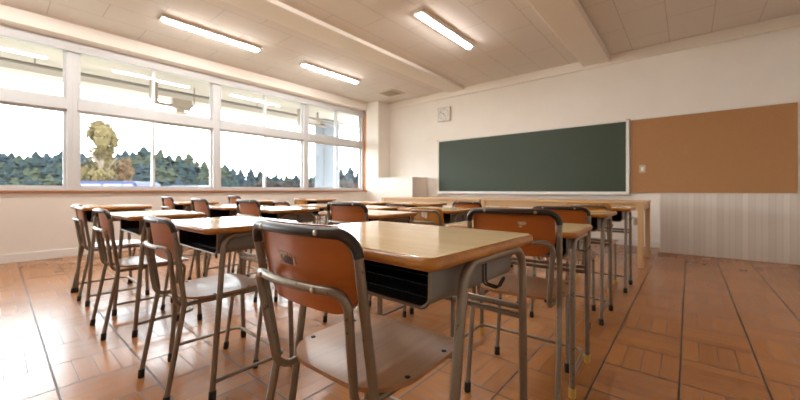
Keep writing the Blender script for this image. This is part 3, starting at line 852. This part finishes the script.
# ------------------------------------------------------------------ outside
GZ = -0.55
struct('trim_9', box(NB(), -8.55, XG - 0.12, YB - 3, 14, 2.98, 3.15), M['soffit'])                    # balcony soffit
struct('trim_10', box(NB(), -8.62, -8.25, YB - 3, 14, 2.83, 2.98), M['soffit'])                   # its edge beam
bm = NB(); box(bm, -220, XL - 0.41, -90, 200, GZ - 0.1, GZ)
tag(obj('schoolyard_ground', bm, M['ground']), kind='structure')
tag(obj('outside_pillar', box(NB(), -8.55, -8.1, 6.05, 6.62, GZ, 2.98, bev=0.02), M['pillar']), 'pale square pillar standing outside the last window', 'pillar')
t = tag(empty('conduit', (-7.95, 0, 2.88)), 'dark conduit hanging under the outside soffit, along the upper windows', 'conduit')
obj('pipe_run', tube(NB(), [(0, -3, 0), (0, 9.5, 0)], 0.028, 10), M['pipe'], t, 60)
for yy in (0.4, 1.9, 3.0, 4.0, 5.2, 6.6):
    obj('hanger', tube(NB(), [(0, yy, 0), (0, yy, 0.10)], 0.008, 6), M['pipe'], t, 60)
t = tag(empty('pipe_cluster', (-7.7, 2.15, 2.55)), 'cluster of brown pipes and duct outside the upper window, near the second mullion', 'pipes')
bm = NB(); tube(bm, fillet([(0, -0.22, 0.42), (0, -0.22, 0.0), (0, 0.28, 0.0), (0, 0.4, 0.06)], 0.06, 5), 0.03, 10); tube(bm, fillet([(0.07, -0.32, 0.42), (0.07, -0.32, -0.02), (0.07, 0.2, -0.04)], 0.06, 5), 0.024, 10)
obj('bent_pipes', bm, M['duct'], t, 60)
bm = NB(); box(bm, -0.1, 0.1, 0.02, 0.36, -0.02, 0.13, bev=0.02); box(bm, -0.08, 0.08, 0.08, 0.34, -0.13, -0.02, bev=0.02); obj('duct_box', bm, M['duct'], t)
bm = NB(); tube(bm, [(0, 0.42, 0.42), (0, 0.42, 0.02)], 0.01, 6); obj('hanger', bm, M['pipe'], t)
t = tag(empty('pipe_cluster', (-7.7, 5.3, 2.55)), 'cluster of brown pipes outside the last upper window, near the pillar', 'pipes')
bm = NB(); tube(bm, fillet([(0, -0.25, 0.432), (0, -0.25, 0.12), (0, 0.5, 0.10)], 0.06, 5), 0.03, 10); tube(bm, fillet([(0.06, 0.2, 0.432), (0.06, 0.2, 0.2), (0.06, 0.8, 0.15)], 0.05, 5), 0.022, 10)
obj('bent_pipes', bm, M['duct'], t, 60)
bm = NB(); box(bm, -0.06, 0.06, -0.34, -0.16, 0.0, 0.4295, bev=0.01); obj('duct_box', bm, M['duct'], t)

CA = math.radians(39.7)
def ray(px, d):
    """world x, y on the camera's ray through pixel column px at depth d"""
    l = (px - 406) / 341.0 * d
    return (l * math.cos(CA) - d * math.sin(CA), l * math.sin(CA) + d * math.cos(CA))
def zat(py, d): return 0.9 + (190.5 - py) / 341.0 * d

def blob(bm, c, r, seed, sq=1.0, mi=0, sub=2):
    rnd = random.Random(seed)
    t = bmesh.new(); bmesh.ops.create_icosphere(t, subdivisions=sub, radius=1.0)
    for v in t.verts:
        k = 1 + rnd.uniform(-0.22, 0.22)
        v.co = Vector((v.co.x * r * k, v.co.y * r * k, v.co.z * r * sq * k)) + Vector(c)
    merge(bm, t, mi)

def conifer_mesh(seed, mat):
    rnd = random.Random(seed)
    bm = NB(); tiers = 9
    H = 1.0
    for i in range(tiers):
        z0 = 0.10 + 0.86 * i / tiers; R = 0.23 * (1 - (i / tiers) ** 1.7) + 0.02; hh = 0.24 * (1 - 0.45 * i / tiers)
        n = 11
        top = bm.verts.new((rnd.uniform(-.01, .01), rnd.uniform(-.01, .01), min(z0 + hh, 1.0)))
        ring = []; low = []
        for k in range(n):
            a = 2 * PI * (k + rnd.random() * 0.6) / n; q = R * rnd.uniform(0.62, 1.12)
            ring.append(bm.verts.new((q * math.cos(a), q * math.sin(a), z0 + rnd.uniform(-0.035, 0.02))))
        mid = [bm.verts.new((v.co.x * 0.55, v.co.y * 0.55, z0 + hh * rnd.uniform(0.35, 0.5))) for v in ring]
        c = bm.verts.new((0, 0, z0 + 0.02))
        for k in range(n):
            k2 = (k + 1) % n
            bm.faces.new([ring[k], ring[k2], mid[k2], mid[k]]); bm.faces.new([mid[k], mid[k2], top]); bm.faces.new([ring[k2], ring[k], c])
    me = bpy.data.meshes.new('foliage'); bmesh.ops.recalc_face_normals(bm, faces=bm.faces[:]); bm.to_mesh(me); bm.free(); me.materials.append(mat)
    bm = NB(); tube(bm, [(0, 0, 0), (0, 0, 0.3)], [0.022, 0.014], 7)
    mt = bpy.data.meshes.new('trunk'); bm.to_mesh(mt); bm.free(); mt.materials.append(M['bark'])
    return me, mt
def place_tree(name, meshes, loc, h, wid, label, cat, group, rz=0.0):
    t = tag(empty(name, loc, rz, (h * wid, h * wid, h)), label, cat, group)
    for nm, me in zip(('foliage', 'trunk'), meshes):
        o = bpy.data.objects.new(nm, me); COL.objects.link(o); o.parent = t
    return t
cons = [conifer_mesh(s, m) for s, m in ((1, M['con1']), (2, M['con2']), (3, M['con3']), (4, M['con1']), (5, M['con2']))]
def round_mesh(seed, mat):
    rnd = random.Random(seed); bm = NB()
    lobes = []
    for k in range(15):
        a = rnd.uniform(0, 2 * PI); q = rnd.uniform(0.02, 0.24); z = rnd.uniform(0.34, 0.86)
        f = 1 - abs(z - 0.55) * 1.2
        lobes.append((Vector((q * f * math.cos(a), q * f * math.sin(a), z)), rnd.uniform(0.10, 0.16)))
    for c, R in lobes:
        blob(bm, c, R * 0.62, rnd.random(), 0.9, sub=1)
        for k in range(150):
            d = Vector((rnd.gauss(0, 1), rnd.gauss(0, 1), rnd.gauss(0, 1))).normalized()
            p = c + d * R * rnd.uniform(0.6, 1.05)
            u = Vector((rnd.gauss(0, 1), rnd.gauss(0, 1), rnd.gauss(0, 1))).normalized(); v = d.cross(u).normalized(); u = v.cross(d)
            e = rnd.uniform(0.010, 0.022)
            bm.faces.new([bm.verts.new(p + u * e), bm.verts.new(p + v * e * 0.7), bm.verts.new(p - u * e), bm.verts.new(p - v * e * 0.7 + d * e * 0.4)])
    me = bpy.data.meshes.new('foliage'); bm.to_mesh(me); bm.free(); me.materials.append(mat)
    bm = NB(); tube(bm, [(0, 0, 0), (0.01, 0, 0.3), (0, 0, 0.6)], [0.03, 0.024, 0.012], 7)
    for k in range(5):
        a = k * 1.26; tube(bm, [(0, 0, 0.3 + 0.04 * k), (0.16 * math.cos(a), 0.16 * math.sin(a), 0.52 + 0.03 * k)], [0.012, 0.005], 5)
    mt = bpy.data.meshes.new('trunk'); bm.to_mesh(mt); bm.free(); mt.materials.append(M['bark'])
    return me, mt
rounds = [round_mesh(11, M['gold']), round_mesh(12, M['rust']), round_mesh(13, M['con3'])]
def bare_mesh(seed):
    rnd = random.Random(seed); bm = NB()
    def grow(p, d, L, r, lev):
        q = p + d * L
        tube(bm, [p, q], [r, r * 0.7], 4 if lev else 6)
        if lev >= 4: return
        for k in range(4 if lev < 3 else 3):
            ax = Vector((rnd.uniform(-1, 1), rnd.uniform(-1, 1), rnd.uniform(-0.2, 0.6))).normalized()
            nd = (d * 0.75 + ax * 0.65).normalized()
            grow(p + d * L * rnd.uniform(0.55, 1.0), nd, L * rnd.uniform(0.55, 0.78), max(r * 0.6, 0.013), lev + 1)
    grow(Vector((0, 0, 0)), Vector((0, 0, 1)), 0.30, 0.040, 0)
    me = bpy.data.meshes.new('branches'); bm.to_mesh(me); bm.free(); me.materials.append(M['bare'])
    return me
bares = [bare_mesh(s) for s in (21, 22, 23)]

def sky_y(px):   # crest of the wooded hill in the photo
    K = [(60, 150), (106, 151), (118, 148), (130, 146), (150, 147), (165, 152), (186, 154), (200, 159), (215, 161), (225, 161), (240, 167), (262, 170), (280, 174), (300, 174), (318, 172), (338, 166), (352, 166), (380, 168)]
    for (a, ya), (b, yb) in zip(K, K[1:]):
        if a <= px <= b: return ya + (yb - ya) * (px - a) / (b - a)
    return 150 if px < 60 else 178
# a rising wooded slope
bm = NB()
rows = []
for d, k in ((46, 0.0), (60, 0.12), (76, 0.3), (95, 0.42)):
    row = []
    for px in range(-60, 381, 20):
        x, y = ray(px, d); row.append(bm.verts.new((x, y, GZ - 0.2 + k * (zat(sky_y(px), d) - GZ))))
    rows.append(row)
for a, b_ in zip(rows, rows[1:]):
    for i in range(len(a) - 1): bm.faces.new([a[i], a[i + 1], b_[i + 1], b_[i]])
base = [bm.verts.new((v.co.x, v.co.y, GZ - 3)) for r_ in (rows[0], rows[-1]) for v in r_]
n = len(rows[0])
for i in range(n - 1):
    bm.faces.new([base[i], base[i + 1], rows[0][i + 1], rows[0][i]]); bm.faces.new([rows[-1][i], rows[-1][i + 1], base[n + i + 1], base[n + i]])
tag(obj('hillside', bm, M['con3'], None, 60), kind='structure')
rt = random.Random(5)
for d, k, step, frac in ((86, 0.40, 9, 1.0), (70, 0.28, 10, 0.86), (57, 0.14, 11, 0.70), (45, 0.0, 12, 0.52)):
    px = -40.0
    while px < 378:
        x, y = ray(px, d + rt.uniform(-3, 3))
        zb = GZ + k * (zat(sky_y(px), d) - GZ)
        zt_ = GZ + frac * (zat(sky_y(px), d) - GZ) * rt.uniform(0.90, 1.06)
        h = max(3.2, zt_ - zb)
        place_tree('conifer', cons[rt.randrange(5)], (x, y, zb - 0.2), h, rt.uniform(1.6, 2.2), 'dark green conifer in the wood on the hill outside the windows, haze put into its colour', 'tree', 'conifers on the hill outside', rt.uniform(0, 6))
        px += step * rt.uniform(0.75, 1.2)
for i, px in enumerate(range(250, 374, 4)):
    d = rt.uniform(30, 40); x, y = ray(px, d)
    h = (zat(174, d) - GZ) * rt.uniform(0.85, 1.1)
    t = tag(empty('bare_tree', (x, y, GZ), rt.uniform(0, 6), (h * 1.35, h * 1.35, h * 1.15)), 'leafless pale tree seen outside the windows nearest the front of the room', 'tree', 'bare trees outside')
    o = bpy.data.objects.new('branches', bares[i % 3]); COL.objects.link(o); o.parent = t
x, y = ray(101, 24); place_tree('autumn_tree', rounds[0], (x, y, GZ), (zat(112, 24) - GZ), 0.80, 'tall golden autumn tree outside, at the left edge of the windows', 'tree', None)
x, y = ray(122, 27); place_tree('autumn_tree', rounds[1], (x, y, GZ), (zat(150, 27) - GZ), 0.85, 'small rust coloured tree outside, just right of the golden autumn tree', 'tree', None)

def car(px, d, rz, L, Wd, Hh, mat, label):
    x, y = ray(px, d)
    t = tag(empty('car', (x, y, GZ), rz), label, 'car')
    w = Wd / 2
    def prism(prof, w0, w1, m, name, par):
        bm = NB()
        a = [bm.verts.new((px_, -w0 if pz < 0.95 * Hh * 0.55 else -w1, pz)) for px_, pz in prof]
        c = [bm.verts.new((px_, w0 if pz < 0.95 * Hh * 0.55 else w1, pz)) for px_, pz in prof]
        bm.faces.new(a[::-1]); bm.faces.new(c)
        for i in range(len(a)): bm.faces.new([a[i], a[(i + 1) % len(a)], c[(i + 1) % len(a)], c[i]])
        bmesh.ops.bevel(bm, geom=bm.edges[:], offset=0.05, segments=2, affect='EDGES')
        return obj(name, bm, m, par, 40)
    l = L / 2; b = Hh * 0.52
    prism([(-l, 0.25), (l, 0.25), (l, b * 0.85), (l - 0.75, b), (-l, b)], w, w, mat, 'body', t)
    cab = prism([(-l + 0.03, b - 0.02), (l - 0.80, b - 0.02), (l - 1.45, Hh - 0.02), (l - 1.9, Hh), (-l + 0.6, Hh), (-l + 0.25, Hh - 0.05)], w, w - 0.14, mat, 'cabin', t)
    bm = NB()
    for s in (-1, 1):
        for (x0, x1) in ((-l + 0.45, -0.55), (-0.45, 0.35), (0.42, l - 1.25)):
            q = [(x0, b + 0.05), (x1, b + 0.05), (x1 - (0.25 if x1 > 0.6 else 0), Hh - 0.13), (x0, Hh - 0.13)]
            yy = lambda z: s * (w - 0.14 * (z - b) / (Hh - b) + 0.012)
            # side glass sits just proud of the cabin side
            a = [bm.verts.new((u, s * (w + 0.004) if z < b + 0.06 else s * (w - 0.115), z)) for u, z in q]
            c = [bm.verts.new(v.co - Vector((0, s * 0.03, 0))) for v in a]
            bm.faces.new(a); bm.faces.new(c[::-1])
            for i in range(4): bm.faces.new([a[i], c[i], c[(i + 1) % 4], a[(i + 1) % 4]])
    obj('side_windows', bm, M['carglass'], t)
    for sx_ in (-1, 1):
        for s in (-1, 1):
            bm = NB(); cyl(bm, (sx_ * (l - 0.85), s * (w - 0.2) - 0.1, 0.32), (0, 1, 0), 0.32, 0.2, 20); obj('wheel', bm, M['tyre'], t, 40)
    return t
car(128, 15.5, CA, 4.6, 1.75, 1.86, M['carblue'], 'blue car parked outside, roof just above the window sill at left')
car(202, 18.5, CA, 3.4, 1.6, 1.72, M['carwhite'], 'white car parked outside, right of the blue car')

# ------------------------------------------------------------------ light
w = bpy.data.worlds.new('sky'); SC.world = w; w.use_nodes = True
nt = w.node_tree; bg = nt.nodes['Background']
bg.inputs[0].default_value = (0.86, 0.94, 1.0, 1); bg.inputs[1].default_value = 3.5

# ------------------------------------------------------------------ camera
cam = bpy.data.cameras.new('camera'); co = bpy.data.objects.new('camera', cam); COL.objects.link(co)
co.location = (0, 0, 0.9); co.rotation_euler = (PI / 2, 0, CA)
cam.sensor_fit = 'HORIZONTAL'; cam.sensor_width = 36; cam.lens = 341 / 800 * 36
cam.shift_x = -6 / 800; cam.shift_y = -9.5 / 800
cam.clip_start = 0.05; cam.clip_end = 400
cam.dof.use_dof = True; cam.dof.focus_distance = 0.95; cam.dof.aperture_fstop = 3.4
SC.camera = co
vs = SC.view_settings
vs.view_transform = 'Standard'; vs.look = 'None'; vs.gamma = 1.0; vs.exposure = 2.08; vs.use_curve_mapping = False
SC.cycles.use_denoising = True
SC.cycles.max_bounces = 10; SC.cycles.diffuse_bounces = 6; SC.cycles.glossy_bounces = 5; SC.cycles.transparent_max_bounces = 16
SC.cycles.sample_clamp_indirect = 8.0
